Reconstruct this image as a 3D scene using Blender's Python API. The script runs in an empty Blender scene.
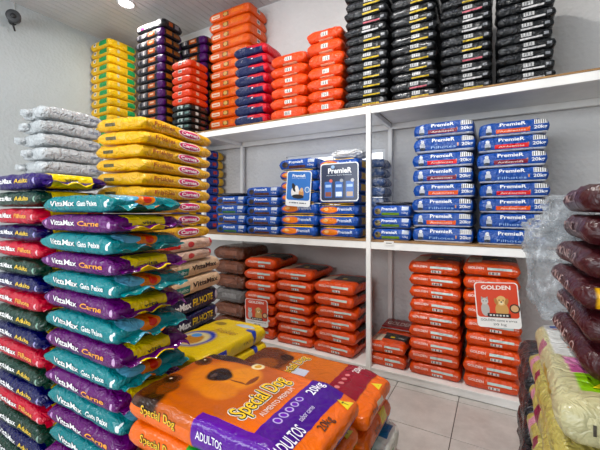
import bpy, bmesh, math, random
from mathutils import Vector, Matrix, noise
from mathutils.bvhtree import BVHTree

scene = bpy.context.scene
COL = scene.collection
PI = math.pi

# ------------------------------------------------------------------ camera
CAM_H = 1.45
cam_data = bpy.data.cameras.new('camera')
cam_data.sensor_width = 36.0
cam_data.lens = 36.0 * 340.0 / 600.0
cam_data.shift_y = -15.0 / 600.0
cam_data.clip_start = 0.02
cam = bpy.data.objects.new('camera', cam_data)
COL.objects.link(cam)
cam.location = (0, 0, CAM_H)
cam.rotation_euler = (PI / 2, 0, math.radians(30))
scene.camera = cam

# ------------------------------------------------------------------ world, light, exposure
world = bpy.data.worlds.new('world')
scene.world = world
world.use_nodes = True
bg = world.node_tree.nodes['Background']
bg.inputs[0].default_value = (0.85, 0.92, 1.0, 1)
bg.inputs[1].default_value = 0.35

SHOPFRONT_POWER = 205.0
LAMP_POWER = 27.0
CEIL = 4.16

ld = bpy.data.lights.new('shopfront_daylight', 'AREA')
ld.shape = 'RECTANGLE'
ld.size = 4.6
ld.size_y = 1.7
ld.energy = SHOPFRONT_POWER
ld.color = (0.90, 0.95, 1.0)
lo = bpy.data.objects.new('shopfront_daylight', ld)
COL.objects.link(lo)
lo.location = (-2.4, -3.15, 2.15)
lo.rotation_euler = (PI / 2, 0, 0)          # shines towards +Y through the open shop front

scene.view_settings.view_transform = 'Standard'
scene.view_settings.look = 'None'
scene.view_settings.exposure = 0.1
scene.view_settings.gamma = 1.0
scene.view_settings.use_curve_mapping = False

# ------------------------------------------------------------------ helpers
def lin(hexcol):
    h = hexcol.lstrip('#')
    out = []
    for i in (0, 2, 4):
        c = int(h[i:i + 2], 16) / 255.0
        out.append(c / 12.92 if c <= 0.04045 else ((c + 0.055) / 1.055) ** 2.4)
    return (out[0], out[1], out[2], 1.0)

def tag(o, label=None, cat=None, group=None, kind=None):
    if label: o['label'] = label
    if cat: o['category'] = cat
    if group: o['group'] = group
    if kind: o['kind'] = kind
    return o

def new_obj(name, data, parent=None, loc=(0, 0, 0), rot=(0, 0, 0)):
    o = bpy.data.objects.new(name, data)
    COL.objects.link(o)
    o.location = loc
    o.rotation_euler = rot
    if parent: o.parent = parent
    return o

def mesh_from_bm(name, bm, mat=None, smooth=False):
    me = bpy.data.meshes.new(name)
    bm.normal_update()
    bm.to_mesh(me)
    bm.free()
    if mat: me.materials.append(mat)
    if smooth:
        for p in me.polygons: p.use_smooth = True
    return me

def box_bm(x0, x1, y0, y1, z0, z1, bevel=0.0, bm=None):
    own = bm is None
    if own: bm = bmesh.new()
    r = bmesh.ops.create_cube(bm, size=1.0)
    vs = r['verts']
    for v in vs:
        v.co = Vector(((x0 + x1) / 2 + v.co.x * (x1 - x0), (y0 + y1) / 2 + v.co.y * (y1 - y0), (z0 + z1) / 2 + v.co.z * (z1 - z0)))
    if bevel > 0:
        es = list({e for v in vs for e in v.link_edges})
        bmesh.ops.bevel(bm, geom=es, offset=bevel, segments=2, affect='EDGES', profile=0.5)
    return bm

def box_obj(name, x0, x1, y0, y1, z0, z1, mat, parent=None, bevel=0.0):
    return new_obj(name, mesh_from_bm(name, box_bm(x0, x1, y0, y1, z0, z1, bevel), mat), parent)

# ------------------------------------------------------------------ materials
def base_mat(name):
    m = bpy.data.materials.new(name)
    m.use_nodes = True
    nt = m.node_tree
    return m, nt, nt.nodes['Principled BSDF']

def simple_mat(name, col, rough=0.5, metal=0.0, noise_scale=0, noise_amt=0.0, bump=0.0, bump_scale=40, emit=None, coat=0.0):
    m, nt, p = base_mat(name)
    c = lin(col)
    p.inputs['Base Color'].default_value = c
    p.inputs['Roughness'].default_value = rough
    p.inputs['Metallic'].default_value = metal
    p.inputs['Coat Weight'].default_value = coat
    if emit:
        p.inputs['Emission Color'].default_value = c
        p.inputs['Emission Strength'].default_value = emit
    tc = None
    if noise_amt > 0 or bump > 0:
        tc = nt.nodes.new('ShaderNodeTexCoord')
    if noise_amt > 0:
        n = nt.nodes.new('ShaderNodeTexNoise')
        n.inputs['Scale'].default_value = noise_scale
        n.inputs['Detail'].default_value = 5
        nt.links.new(tc.outputs['Object'], n.inputs['Vector'])
        r = nt.nodes.new('ShaderNodeMapRange')
        r.inputs[1].default_value = 0.3; r.inputs[2].default_value = 0.7
        r.inputs[3].default_value = 1 - noise_amt; r.inputs[4].default_value = 1 + noise_amt
        nt.links.new(n.outputs['Fac'], r.inputs[0])
        hsv = nt.nodes.new('ShaderNodeHueSaturation')
        hsv.inputs['Color'].default_value = c
        nt.links.new(r.outputs[0], hsv.inputs['Value'])
        nt.links.new(hsv.outputs[0], p.inputs['Base Color'])
    if bump > 0:
        n = nt.nodes.new('ShaderNodeTexNoise')
        n.inputs['Scale'].default_value = bump_scale
        n.inputs['Detail'].default_value = 4
        nt.links.new(tc.outputs['Object'], n.inputs['Vector'])
        b = nt.nodes.new('ShaderNodeBump')
        b.inputs['Strength'].default_value = bump
        b.inputs['Distance'].default_value = 0.01
        nt.links.new(n.outputs['Fac'], b.inputs['Height'])
        nt.links.new(b.outputs[0], p.inputs['Normal'])
    return m

# zones of flat print, in the bag's own 0..1 box coordinates
def F(u0, u1, v0, v1, c): return ('b', ((u0 + u1) / 2, 0.0, (v0 + v1) / 2), ((u1 - u0) / 2, 0.12, (v1 - v0) / 2), c)
def R(u0, u1, v0, v1, c): return ('b', (1.0, (u0 + u1) / 2, (v0 + v1) / 2), (0.12, (u1 - u0) / 2, (v1 - v0) / 2), c)
def L(u0, u1, v0, v1, c): return ('b', (0.0, (u0 + u1) / 2, (v0 + v1) / 2), (0.14, (u1 - u0) / 2, (v1 - v0) / 2), c)
def T(u0, u1, v0, v1, c): return ('b', ((u0 + u1) / 2, (v0 + v1) / 2, 1.0), ((u1 - u0) / 2, (v1 - v0) / 2, 0.45), c)
def A(x0, x1, y0, y1, z0, z1, c): return ('b', ((x0 + x1) / 2, (y0 + y1) / 2, (z0 + z1) / 2), ((x1 - x0) / 2, (y1 - y0) / 2, (z1 - z0) / 2), c)
def EF(u, v, ru, rv, c): return ('e', (u, 0.0, v), (ru, 0.3, rv), c)
def ER(u, v, ru, rv, c): return ('e', (1.0, u, v), (0.3, ru, rv), c)
def ET(u, v, ru, rv, c): return ('e', (u, v, 1.0), (ru, rv, 1.2), c)

def bag_mat(name, base, zones=(), rough=0.30, bump=0.35, soft=0.0, coat=0.3, mottle=0.06, dusty=0.0):
    m, nt, p = base_mat(name)
    N, K = nt.nodes, nt.links
    tc = N.new('ShaderNodeTexCoord')
    # slightly wavering edges of the print
    gen = tc.outputs['Generated']
    if soft > 0:
        nz = N.new('ShaderNodeTexNoise'); nz.inputs['Scale'].default_value = 9.0; nz.inputs['Detail'].default_value = 4
        K.new(tc.outputs['Object'], nz.inputs['Vector'])
        s1 = N.new('ShaderNodeVectorMath'); s1.operation = 'SUBTRACT'; s1.inputs[1].default_value = (0.5, 0.5, 0.5)
        K.new(nz.outputs['Color'], s1.inputs[0])
        s2 = N.new('ShaderNodeVectorMath'); s2.operation = 'SCALE'; s2.inputs['Scale'].default_value = soft
        K.new(s1.outputs[0], s2.inputs[0])
        s3 = N.new('ShaderNodeVectorMath'); s3.operation = 'ADD'
        K.new(gen, s3.inputs[0]); K.new(s2.outputs[0], s3.inputs[1])
        gen = s3.outputs[0]
    cur = None
    def colour_socket():
        return cur
    rgb = N.new('ShaderNodeRGB'); rgb.outputs[0].default_value = lin(base)
    cur = rgb.outputs[0]
    for (kind, c, h, col) in zones:
        sub = N.new('ShaderNodeVectorMath'); sub.operation = 'SUBTRACT'; sub.inputs[1].default_value = c
        K.new(gen, sub.inputs[0])
        dv = N.new('ShaderNodeVectorMath'); dv.operation = 'DIVIDE'; dv.inputs[1].default_value = h
        K.new(sub.outputs[0], dv.inputs[0])
        if kind == 'b':
            ab = N.new('ShaderNodeVectorMath'); ab.operation = 'ABSOLUTE'
            K.new(dv.outputs[0], ab.inputs[0])
            sx = N.new('ShaderNodeSeparateXYZ'); K.new(ab.outputs[0], sx.inputs[0])
            m1 = N.new('ShaderNodeMath'); m1.operation = 'MAXIMUM'; K.new(sx.outputs[0], m1.inputs[0]); K.new(sx.outputs[1], m1.inputs[1])
            m2 = N.new('ShaderNodeMath'); m2.operation = 'MAXIMUM'; K.new(m1.outputs[0], m2.inputs[0]); K.new(sx.outputs[2], m2.inputs[1])
            val = m2.outputs[0]
        else:
            ln = N.new('ShaderNodeVectorMath'); ln.operation = 'LENGTH'
            K.new(dv.outputs[0], ln.inputs[0]); val = ln.outputs['Value']
        mr = N.new('ShaderNodeMapRange'); mr.interpolation_type = 'SMOOTHSTEP'
        w = 0.30 if kind == 'e' and soft > 0 else 0.04
        mr.inputs[1].default_value = 1 - w; mr.inputs[2].default_value = 1.0
        mr.inputs[3].default_value = 1.0; mr.inputs[4].default_value = 0.0
        K.new(val, mr.inputs[0])
        mx = N.new('ShaderNodeMix'); mx.data_type = 'RGBA'
        K.new(mr.outputs[0], mx.inputs[0]); K.new(cur, mx.inputs[6]); mx.inputs[7].default_value = lin(col)
        cur = mx.outputs[2]
    # mottled ink and a little difference from bag to bag
    n1 = N.new('ShaderNodeTexNoise'); n1.inputs['Scale'].default_value = 14; n1.inputs['Detail'].default_value = 4
    oi = N.new('ShaderNodeObjectInfo')
    off = N.new('ShaderNodeVectorMath'); off.operation = 'ADD'
    sc = N.new('ShaderNodeVectorMath'); sc.operation = 'SCALE'; sc.inputs[0].default_value = (7.0, 13.0, 5.0)
    K.new(oi.outputs['Random'], sc.inputs['Scale'])
    K.new(tc.outputs['Object'], off.inputs[0]); K.new(sc.outputs[0], off.inputs[1])
    K.new(off.outputs[0], n1.inputs['Vector'])
    mr = N.new('ShaderNodeMapRange'); mr.inputs[1].default_value = 0.3; mr.inputs[2].default_value = 0.7
    mr.inputs[3].default_value = 1 - mottle; mr.inputs[4].default_value = 1 + mottle
    K.new(n1.outputs['Fac'], mr.inputs[0])
    mr2 = N.new('ShaderNodeMapRange'); mr2.inputs[3].default_value = 0.92; mr2.inputs[4].default_value = 1.06
    K.new(oi.outputs['Random'], mr2.inputs[0])
    mu = N.new('ShaderNodeMath'); mu.operation = 'MULTIPLY'; K.new(mr.outputs[0], mu.inputs[0]); K.new(mr2.outputs[0], mu.inputs[1])
    hsv = N.new('ShaderNodeHueSaturation'); hsv.inputs['Saturation'].default_value = 1.12; K.new(cur, hsv.inputs['Color']); K.new(mu.outputs[0], hsv.inputs['Value'])
    cur = hsv.outputs[0]
    if dusty > 0:
        n3 = N.new('ShaderNodeTexNoise'); n3.inputs['Scale'].default_value = 22; n3.inputs['Detail'].default_value = 6
        K.new(off.outputs[0], n3.inputs['Vector'])
        r3 = N.new('ShaderNodeMapRange'); r3.inputs[1].default_value = 0.42; r3.inputs[2].default_value = 0.62; r3.inputs[4].default_value = dusty
        K.new(n3.outputs['Fac'], r3.inputs[0])
        mx = N.new('ShaderNodeMix'); mx.data_type = 'RGBA'; mx.inputs[7].default_value = lin('#d8d8da')
        K.new(r3.outputs[0], mx.inputs[0]); K.new(cur, mx.inputs[6]); cur = mx.outputs[2]
    K.new(cur, p.inputs['Base Color'])
    p.inputs['Roughness'].default_value = rough
    p.inputs['Coat Weight'].default_value = coat * 0.6
    p.inputs['Coat Roughness'].default_value = 0.14
    p.inputs['Specular IOR Level'].default_value = 0.4
    # crinkled film
    n2 = N.new('ShaderNodeTexNoise'); n2.inputs['Scale'].default_value = 16; n2.inputs['Detail'].default_value = 3
    n2.inputs['Distortion'].default_value = 0.8
    K.new(off.outputs[0], n2.inputs['Vector'])
    ms = N.new('ShaderNodeMath'); ms.operation = 'SUBTRACT'; ms.inputs[1].default_value = 0.5; K.new(n2.outputs['Fac'], ms.inputs[0])
    ma = N.new('ShaderNodeMath'); ma.operation = 'ABSOLUTE'; K.new(ms.outputs[0], ma.inputs[0])
    bp = N.new('ShaderNodeBump'); bp.inputs['Strength'].default_value = min(bump * 1.7, 1.0); bp.inputs['Distance'].default_value = 0.07
    K.new(ma.outputs[0], bp.inputs['Height'])
    K.new(bp.outputs[0], p.inputs['Normal'])
    return m

_ink = {}
def ink(col):
    if col not in _ink:
        _ink[col] = simple_mat('ink_' + col.lstrip('#'), col, rough=0.4, coat=0.2)
    return _ink[col]

# ------------------------------------------------------------------ lettering
_txt = {}
def text_mesh(body, offset=0.0):
    """flat triangles of a word, normalised to a unit box: returns (verts 0..1, faces, aspect)"""
    key = (body, offset)
    if key in _txt: return _txt[key]
    if body == '<triangle>':
        _txt[key] = ([Vector((0, 0, 0)), Vector((1, 0, 0)), Vector((.5, 1, 0))], [(0, 1, 2)])
        return _txt[key]
    cu = bpy.data.curves.new('word', 'FONT')
    cu.body = body
    cu.size = 1.0
    cu.resolution_u = 3
    cu.offset = offset
    o = bpy.data.objects.new('word', cu)
    COL.objects.link(o)
    bpy.context.view_layer.update()
    dg = bpy.context.evaluated_depsgraph_get()
    me = bpy.data.meshes.new_from_object(o.evaluated_get(dg))
    vs = [v.co.copy() for v in me.vertices]
    fs = [tuple(p.vertices) for p in me.polygons]
    bpy.data.objects.remove(o); bpy.data.curves.remove(cu); bpy.data.meshes.remove(me)
    _txt[key] = (vs, fs)
    return _txt[key]

def text_box(body):
    vs, _ = text_mesh(body, 0.0)
    xs = [v.x for v in vs]; ys = [v.y for v in vs]
    return min(xs), max(xs), min(ys), max(ys)

FACES = {  # face: (right axis, up axis, outward axis)
    'front': (Vector((1, 0, 0)), Vector((0, 0, 1)), Vector((0, -1, 0))),
    'right': (Vector((0, 1, 0)), Vector((0, 0, 1)), Vector((1, 0, 0))),
    'left': (Vector((0, -1, 0)), Vector((0, 0, 1)), Vector((-1, 0, 0))),
    'top': (Vector((1, 0, 0)), Vector((0, 1, 0)), Vector((0, 0, 1))),
    'topy': (Vector((0, 1, 0)), Vector((-1, 0, 0)), Vector((0, 0, 1))),
}

def lettering_mesh(body, face, uc, vc, wf, hf, col, dims, bvh, offset=0.0, lift=0.0022, slant=0.0, fine=0.03, ring=0.0):
    W, D, H = dims
    ra, ua, na = FACES[face]
    ext = Vector((W, D, H))
    lo_c = Vector((-W / 2, -D / 2, 0))
    cen = lo_c + ext / 2
    wr = abs(ra.dot(ext)); hr = abs(ua.dot(ext)); nr = abs(na.dot(ext))
    x0, x1, y0, y1 = text_box(body)
    vs, fs = text_mesh(body, offset)
    sx = wf * wr / (x1 - x0); sy = hf * hr / (y1 - y0)
    bm = bmesh.new()
    shifts = [(0, 0)] + ([(ring * math.cos(t * PI / 5), ring * math.sin(t * PI / 5)) for t in range(10)] if ring else [])
    for shx, shy in shifts:          # a thick outline is the word itself, spread a little to all sides
        bv = []
        for v in vs:
            a = (v.x - (x0 + x1) / 2) * sx + shx * min(sx, sy); b = (v.y - (y0 + y1) / 2) * sy + shy * min(sx, sy)
            a += b * slant
            bv.append(bm.verts.new((a, b, 0)))
        for f in fs:
            try: bm.faces.new([bv[i] for i in f])
            except ValueError: pass
    if fine:
        for _ in range(3):
            es = [e for e in bm.edges if e.calc_length() > fine]
            if not es: break
            bmesh.ops.subdivide_edges(bm, edges=es, cuts=1)
            bmesh.ops.triangulate(bm, faces=bm.faces[:])
    last = nr / 2
    for v in bm.verts:
        p = cen + ra * ((uc - 0.5) * wr + v.co.x) + ua * ((vc - 0.5) * hr + v.co.y)
        hit = bvh.ray_cast(p + na * (nr / 2 + 0.3), -na) if bvh else (None,) * 4
        if hit[0] is not None:
            last = (hit[0] - cen).dot(na)
        v.co = p + na * (last + lift)
    return mesh_from_bm('lettering', bm, ink(col))

# ------------------------------------------------------------------ the bag
def sstep(a, b, x):
    t = min(max((x - a) / (b - a), 0.0), 1.0)
    return t * t * (3 - 2 * t)

def bag_body(W, D, H, seed, rr=0.40, wr=0.006, pinch=0.22, taper=0.0, droop=0.0, pz=2.3, ears=0.004, sag=0.0, n=None):
    """a filled film bag: bulging sides, flattish top and bottom, crisp pinched corners, folds running off the corners"""
    wr *= 1.25
    bulge = 0.004 + wr * 1.0
    pinch *= 0.40; rr *= 0.55; pz = 3.2
    W -= 2 * bulge * 0.8; D -= 2 * bulge * 0.8
    nx = n[0] if n else max(10, int(W / 0.030)); ny = n[1] if n else max(8, int(D / 0.040)); nz = 8
    r = rr * H
    bm = bmesh.new()
    vmap = {}
    so = Vector((seed * 3.17, seed * 1.91, seed * 2.53))
    def spread(t):                    # rows closer together towards the ends
        return math.sin(t * PI / 2) * 0.35 + t * 0.65
    def vert(i, j, k):
        if (i, j, k) in vmap: return vmap[(i, j, k)]
        a = spread(-1 + 2 * i / nx); b = spread(-1 + 2 * j / ny); c = math.sin((-1 + 2 * k / nz) * PI / 2)
        m = max(abs(a), abs(b), 1e-6)
        f = m / ((abs(a) ** 22 + abs(b) ** 22) ** (1 / 22.0)) if m > 1e-5 else 1.0
        ex = sstep(0.72, 1.0, abs(a)); ey = sstep(0.66, 1.0, abs(b))
        inset = r * (1 - max(0.0, 1 - abs(c) ** pz) ** (1 / pz))
        x = a * f * (W / 2 - inset); y = b * f * (D / 2 - inset)
        z = c * H / 2
        corner = ex * ey
        z *= 1 - pinch * corner - taper * sstep(0.74, 1.0, abs(a))
        z -= H * 0.04 * corner
        x += math.copysign(ears * corner * (1 - abs(c)), a); y += math.copysign(ears * corner * (1 - abs(c)), b)
        p = Vector((x, y, z))
        side = 1 - abs(c)
        q = p + so
        big = noise.noise(q * 6.5)
        rid = 1 - 2.2 * abs(noise.noise(Vector((q.x * 21, q.y * 21, q.z * 13))))
        rid2 = 1 - 2.4 * abs(noise.noise(Vector((q.x * 44 + 9, q.y * 44, q.z * 24))))
        amt = wr * (big * 1.0 + rid * 0.55 + rid2 * 0.35) + bulge * 0.4
        amt = max(min(amt, bulge), -bulge * 1.6)
        if abs(a) > 0.90: p.x += math.copysign(amt * (0.35 + 0.65 * side), a)
        if abs(b) > 0.90: p.y += math.copysign(amt * (0.35 + 0.65 * side), b)
        # slack film on top and underneath: only inwards
        edge = max(ex, ey)
        dz = wr * (0.55 * abs(noise.noise(q * 8)) + 0.3 * abs(noise.noise(q * 24)) + edge * 0.9 * abs(noise.noise(q * 15)))
        if c > 0.5: p.z -= dz + sag * H * (1 - m) * 0
        elif c < -0.5: p.z += dz * 0.6
        if droop: p.z -= droop * (sstep(0.60, 1.0, a) ** 1.3) * (c * 0.5 + 0.5)
        p.z += H / 2
        v = bm.verts.new(p)
        vmap[(i, j, k)] = v
        return v
    for i in range(nx):
        for j in range(ny):
            bm.faces.new((vert(i, j, nz), vert(i + 1, j, nz), vert(i + 1, j + 1, nz), vert(i, j + 1, nz)))
            bm.faces.new((vert(i, j, 0), vert(i, j + 1, 0), vert(i + 1, j + 1, 0), vert(i + 1, j, 0)))
        for k in range(nz):
            bm.faces.new((vert(i, 0, k), vert(i + 1, 0, k), vert(i + 1, 0, k + 1), vert(i, 0, k + 1)))
            bm.faces.new((vert(i, ny, k), vert(i, ny, k + 1), vert(i + 1, ny, k + 1), vert(i + 1, ny, k)))
    for j in range(ny):
        for k in range(nz):
            bm.faces.new((vert(0, j, k), vert(0, j, k + 1), vert(0, j + 1, k + 1), vert(0, j + 1, k)))
            bm.faces.new((vert(nx, j, k), vert(nx, j + 1, k), vert(nx, j + 1, k + 1), vert(nx, j, k + 1)))
    return bm

def seal_bm(W, D, H, seed, side=1):
    """crimped end fin of a bag, leaving the middle of its short end"""
    bm = bmesh.new()
    rows = []
    nseg = 14
    for i in range(nseg + 1):
        t = i / nseg
        y = -D / 2 * 0.93 + D * 0.93 * t
        row = []
        for s, f in enumerate((-0.02, 0.006, 0.018, 0.032)):
            z = H * 0.46 + 0.012 * noise.noise(Vector((y * 9, seed * 2.3, 0))) + (0.010 * math.sin(y * 60 + seed) + 0.012 * noise.noise(Vector((y * 22, seed, f * 40)))) * (s / 3) - 0.012 * (s / 3) ** 2
            row.append(bm.verts.new((side * (W / 2 + f), y, z)))
        rows.append(row)
    for i in range(nseg):
        for s in range(3):
            bm.faces.new((rows[i][s], rows[i][s + 1], rows[i + 1][s + 1], rows[i + 1][s]))
    return bm

KINDS = {}
def kind(name, mat, texts=(), **shape):
    KINDS[name] = dict(mat=mat, texts=texts, shape=shape)

_variants = {}
def bag_variant(kname, W, D, H, seed):
    key = (kname, round(W, 3), round(D, 3), round(H, 3), seed)
    if key in _variants: return _variants[key]
    k = KINDS[kname]
    sh = dict(k['shape'])
    seal = sh.pop('seal', None)
    bm = bag_body(W, D, H, seed, **sh)
    bm.normal_update()
    bvh = BVHTree.FromBMesh(bm)
    parts = []
    body = mesh_from_bm(kname, bm, k['mat'], smooth=True)
    layers = {}
    for t in k['texts']:
        (s, face, uc, vc, wf, hf, col) = t[:7]
        opt = t[7] if len(t) > 7 else {}
        if opt.get('outline'):
            for i, (off, c2) in enumerate(opt['outline']):
                parts.append(lettering_mesh(s, face, uc, vc, wf, hf, c2, (W, D, H), bvh, offset=0.0, ring=off, lift=0.0012 + 0.0012 * i, slant=opt.get('slant', 0)))
            parts.append(lettering_mesh(s, face, uc, vc, wf, hf, col, (W, D, H), bvh, offset=opt.get('bold', 0.0), lift=0.0012 + 0.0012 * len(opt['outline']), slant=opt.get('slant', 0)))
        else:
            parts.append(lettering_mesh(s, face, uc, vc, wf, hf, col, (W, D, H), bvh, offset=opt.get('bold', 0.0), lift=opt.get('lift', .0026), slant=opt.get('slant', 0)))
    sealm = mesh_from_bm('seal', seal_bm(W, D, H, seed, seal), k['mat'], True) if seal else None
    _variants[key] = (body, parts, sealm)
    return _variants[key]

rng = random.Random(7)
def put_bag(kname, name, W, D, H, loc, rz, seed, label, group, tilt=(0, 0)):
    body, parts, sealm = bag_variant(kname, W, D, H, seed)
    o = new_obj(name, body, None, loc, (tilt[0], tilt[1], rz))
    tag(o, label, 'bag', group)
    for pm in parts: new_obj('lettering', pm, o)
    if sealm: new_obj('seal', sealm, o)
    return o

ORD = ['first', 'second', 'third', 'fourth', 'fifth', 'sixth', 'seventh', 'eighth', 'ninth', 'tenth', 'eleventh', 'twelfth',
       'thirteenth', 'fourteenth', 'fifteenth', 'sixteenth', 'seventeenth', 'eighteenth', 'nineteenth', 'twentieth', 'twenty-first', 'twenty-second', 'twenty-third']

def stack(items, x0, x1, yf, depth, z0, pitch, where, group, name='kibble_bag', tied=None, rz=0.0, jx=0.008, jy=0.010, jr=0.012,
          nvar=2, seed=0, count='top', pivot=None, lean=(0.0, 0.0), gap=0.0):
    """items: (kind, short description) from the bottom up; the stack's front stands at y = yf unless a pivot and a turn are given"""
    n = len(items)
    W = x1 - x0
    z = z0
    out = []
    fac = [rng.uniform(.94, 1.06) for _ in items]; fm = sum(fac) / len(fac); fac = [f / fm for f in fac]
    for i, it in enumerate(items):
        kname, desc = it[0], it[1]
        opt = it[2] if len(it) > 2 else {}
        H = opt.get('H', pitch)
        w = opt.get('W', W); d = opt.get('D', depth)
        cx = (x0 + x1) / 2 + rng.uniform(-jx, jx) + lean[0] * (z - z0) + opt.get('dx', 0)
        cy = yf + d / 2 + rng.uniform(0, jy) + lean[1] * (z - z0) + opt.get('dy', 0)
        a = rz + rng.uniform(-jr, jr) + opt.get('rz', 0)
        if pivot:
            px, py = pivot
            dx, dy = cx - px, cy - py
            cx = px + dx * math.cos(rz) - dy * math.sin(rz)
            cy = py + dx * math.sin(rz) + dy * math.cos(rz)
        k = (n - 1 - i) if count == 'top' else i
        if k == 0: pos = 'topmost' if count == 'top' else 'lowest'
        elif k == n - 1 and count == 'top': pos = 'lowest'
        else: pos = ORD[k] + (' from top' if count == 'top' else ' from bottom')
        label = f"{desc}, {pos} {where}"
        sd = seed * 10 + rng.randrange(nvar)
        o = put_bag(kname, opt.get('name', name), w, d, H - 0.0045, (cx, cy, z), a, sd, label, group)
        o.scale.z = fac[i]
        if tied:
            t_ = new_obj('tied_end', tied[rng.randrange(len(tied))], o, (-w * .25 + rng.uniform(-.06, .06), -d / 2 - .008, H * .45)); t_.rotation_euler = (0, rng.uniform(-.2, .2), 0)
        out.append(o)
        z += H * fac[i]
    return z

# ------------------------------------------------------------------ the setting
WL, WR = -5.46, 1.95            # side walls
YB, YF = 3.68, -3.3             # wall behind the shelves, shop front behind the camera

def stucco(name, col, strength):
    m, nt, p = base_mat(name)
    N, K = nt.nodes, nt.links
    tc = N.new('ShaderNodeTexCoord')
    n1 = N.new('ShaderNodeTexNoise'); n1.inputs['Scale'].default_value = 1.6; n1.inputs['Detail'].default_value = 5
    n2 = N.new('ShaderNodeTexNoise'); n2.inputs['Scale'].default_value = 34; n2.inputs['Detail'].default_value = 5
    vo = N.new('ShaderNodeTexVoronoi'); vo.inputs['Scale'].default_value = 26
    for n in (n1, n2, vo): K.new(tc.outputs['Object'], n.inputs['Vector'])
    r = N.new('ShaderNodeMapRange'); r.inputs[1].default_value = 0.3; r.inputs[2].default_value = 0.7; r.inputs[3].default_value = 0.93; r.inputs[4].default_value = 1.04
    K.new(n1.outputs['Fac'], r.inputs[0])
    h = N.new('ShaderNodeHueSaturation'); h.inputs['Color'].default_value = lin(col); K.new(r.outputs[0], h.inputs['Value'])
    K.new(h.outputs[0], p.inputs['Base Color'])
    ad = N.new('ShaderNodeMath'); ad.operation = 'ADD'; K.new(n2.outputs['Fac'], ad.inputs[0]); K.new(vo.outputs['Distance'], ad.inputs[1])
    b = N.new('ShaderNodeBump'); b.inputs['Strength'].default_value = strength; b.inputs['Distance'].default_value = 0.012
    K.new(ad.outputs[0], b.inputs['Height']); K.new(b.outputs[0], p.inputs['Normal'])
    p.inputs['Roughness'].default_value = 0.75
    return m

M_wall = stucco('white_rendered_wall', '#dedcda', 0.5)
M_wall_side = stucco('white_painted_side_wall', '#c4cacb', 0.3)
M_grout = simple_mat('dark_grout', '#4a4540', 0.9)
M_plank = simple_mat('pale_pvc_plank', '#c6c4c5', 0.35, noise_scale=3, noise_amt=0.05)
M_ceilback = simple_mat('ceiling_backing', '#55555a', 0.8)
M_white = simple_mat('white_painted_steel', '#f2f0ec', 0.4, noise_scale=6, noise_amt=0.06, bump=0.05, bump_scale=30)
M_dark = simple_mat('black_plastic', '#1b1c1e', 0.4)
M_trim = simple_mat('white_plastic', '#e8e8e8', 0.35)

def tile_mat():
    m, nt, p = base_mat('beige_floor_tile')
    N, K = nt.nodes, nt.links
    tc = N.new('ShaderNodeTexCoord'); oi = N.new('ShaderNodeObjectInfo')
    sc = N.new('ShaderNodeVectorMath'); sc.operation = 'SCALE'; sc.inputs[0].default_value = (9, 17, 3); K.new(oi.outputs['Random'], sc.inputs['Scale'])
    ad = N.new('ShaderNodeVectorMath'); ad.operation = 'ADD'; K.new(tc.outputs['Object'], ad.inputs[0]); K.new(sc.outputs[0], ad.inputs[1])
    n1 = N.new('ShaderNodeTexNoise'); n1.inputs['Scale'].default_value = 7; n1.inputs['Detail'].default_value = 8; n1.inputs['Roughness'].default_value = 0.7
    K.new(ad.outputs[0], n1.inputs['Vector'])
    cr = N.new('ShaderNodeValToRGB'); K.new(n1.outputs['Fac'], cr.inputs[0])
    cr.color_ramp.elements[0].position = 0.3; cr.color_ramp.elements[0].color = lin('#b4aea8')
    cr.color_ramp.elements[1].position = 0.7; cr.color_ramp.elements[1].color = lin('#cfcac4')
    K.new(cr.outputs[0], p.inputs['Base Color'])
    p.inputs['Roughness'].default_value = 0.28
    return m
M_tile = tile_mat()

def wood_mat():
    m, nt, p = base_mat('raw_chipboard')
    N, K = nt.nodes, nt.links
    tc = N.new('ShaderNodeTexCoord')
    mp = N.new('ShaderNodeMapping'); mp.inputs['Scale'].default_value = (3, 20, 40); K.new(tc.outputs['Object'], mp.inputs[0])
    n1 = N.new('ShaderNodeTexNoise'); n1.inputs['Scale'].default_value = 3; n1.inputs['Detail'].default_value = 6; K.new(mp.outputs[0], n1.inputs['Vector'])
    cr = N.new('ShaderNodeValToRGB'); K.new(n1.outputs['Fac'], cr.inputs[0])
    cr.color_ramp.elements[0].position = 0.35; cr.color_ramp.elements[0].color = lin('#7d5a38')
    cr.color_ramp.elements[1].position = 0.65; cr.color_ramp.elements[1].color = lin('#b58a55')
    K.new(cr.outputs[0], p.inputs['Base Color'])
    p.inputs['Roughness'].default_value = 0.6
    return m
M_wood = wood_mat()

# floor: a slab of grout with tiles proud of it
floor = box_obj('floor', WL, WR, YF, YB, -0.12, -0.004, M_grout)
tag(floor, kind='structure')
TS = 0.47
tile_me = mesh_from_bm('tile', box_bm(-TS / 2 + 0.0025, TS / 2 - 0.0025, -TS / 2 + 0.0025, TS / 2 - 0.0025, -0.010, 0.0, 0.0012), M_tile)
i0 = math.ceil((WL + 0.25 + TS / 2) / TS); i1 = math.floor((WR + 0.25 - TS / 2) / TS)
for i in range(-11, 5):
    for j in range(-2, 14):
        x = -0.25 + TS * (i + 0.5); y = 2.82 - TS * (j - 0.5)
        if WL < x - TS / 2 and x + TS / 2 < WR and y - TS / 2 > YF and y + TS / 2 < YB:
            new_obj('tile', tile_me, floor, (x, y, 0))

# ceiling of narrow planks running away from the shop front
ceiling = box_obj('ceiling', WL, WR, YF, YB, CEIL + 0.012, CEIL + 0.15, M_ceilback)
tag(ceiling, kind='structure')
PW = 0.10
plank_me = mesh_from_bm('plank', box_bm(-PW / 2 + 0.003, PW / 2 - 0.003, YF, YB, 0, 0.014, 0.0035), M_plank)
for i in range(int((WR - WL) / PW)):
    new_obj('plank', plank_me, ceiling, (WL + PW * (i + 0.5) + 0.002, 0, CEIL))

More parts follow.
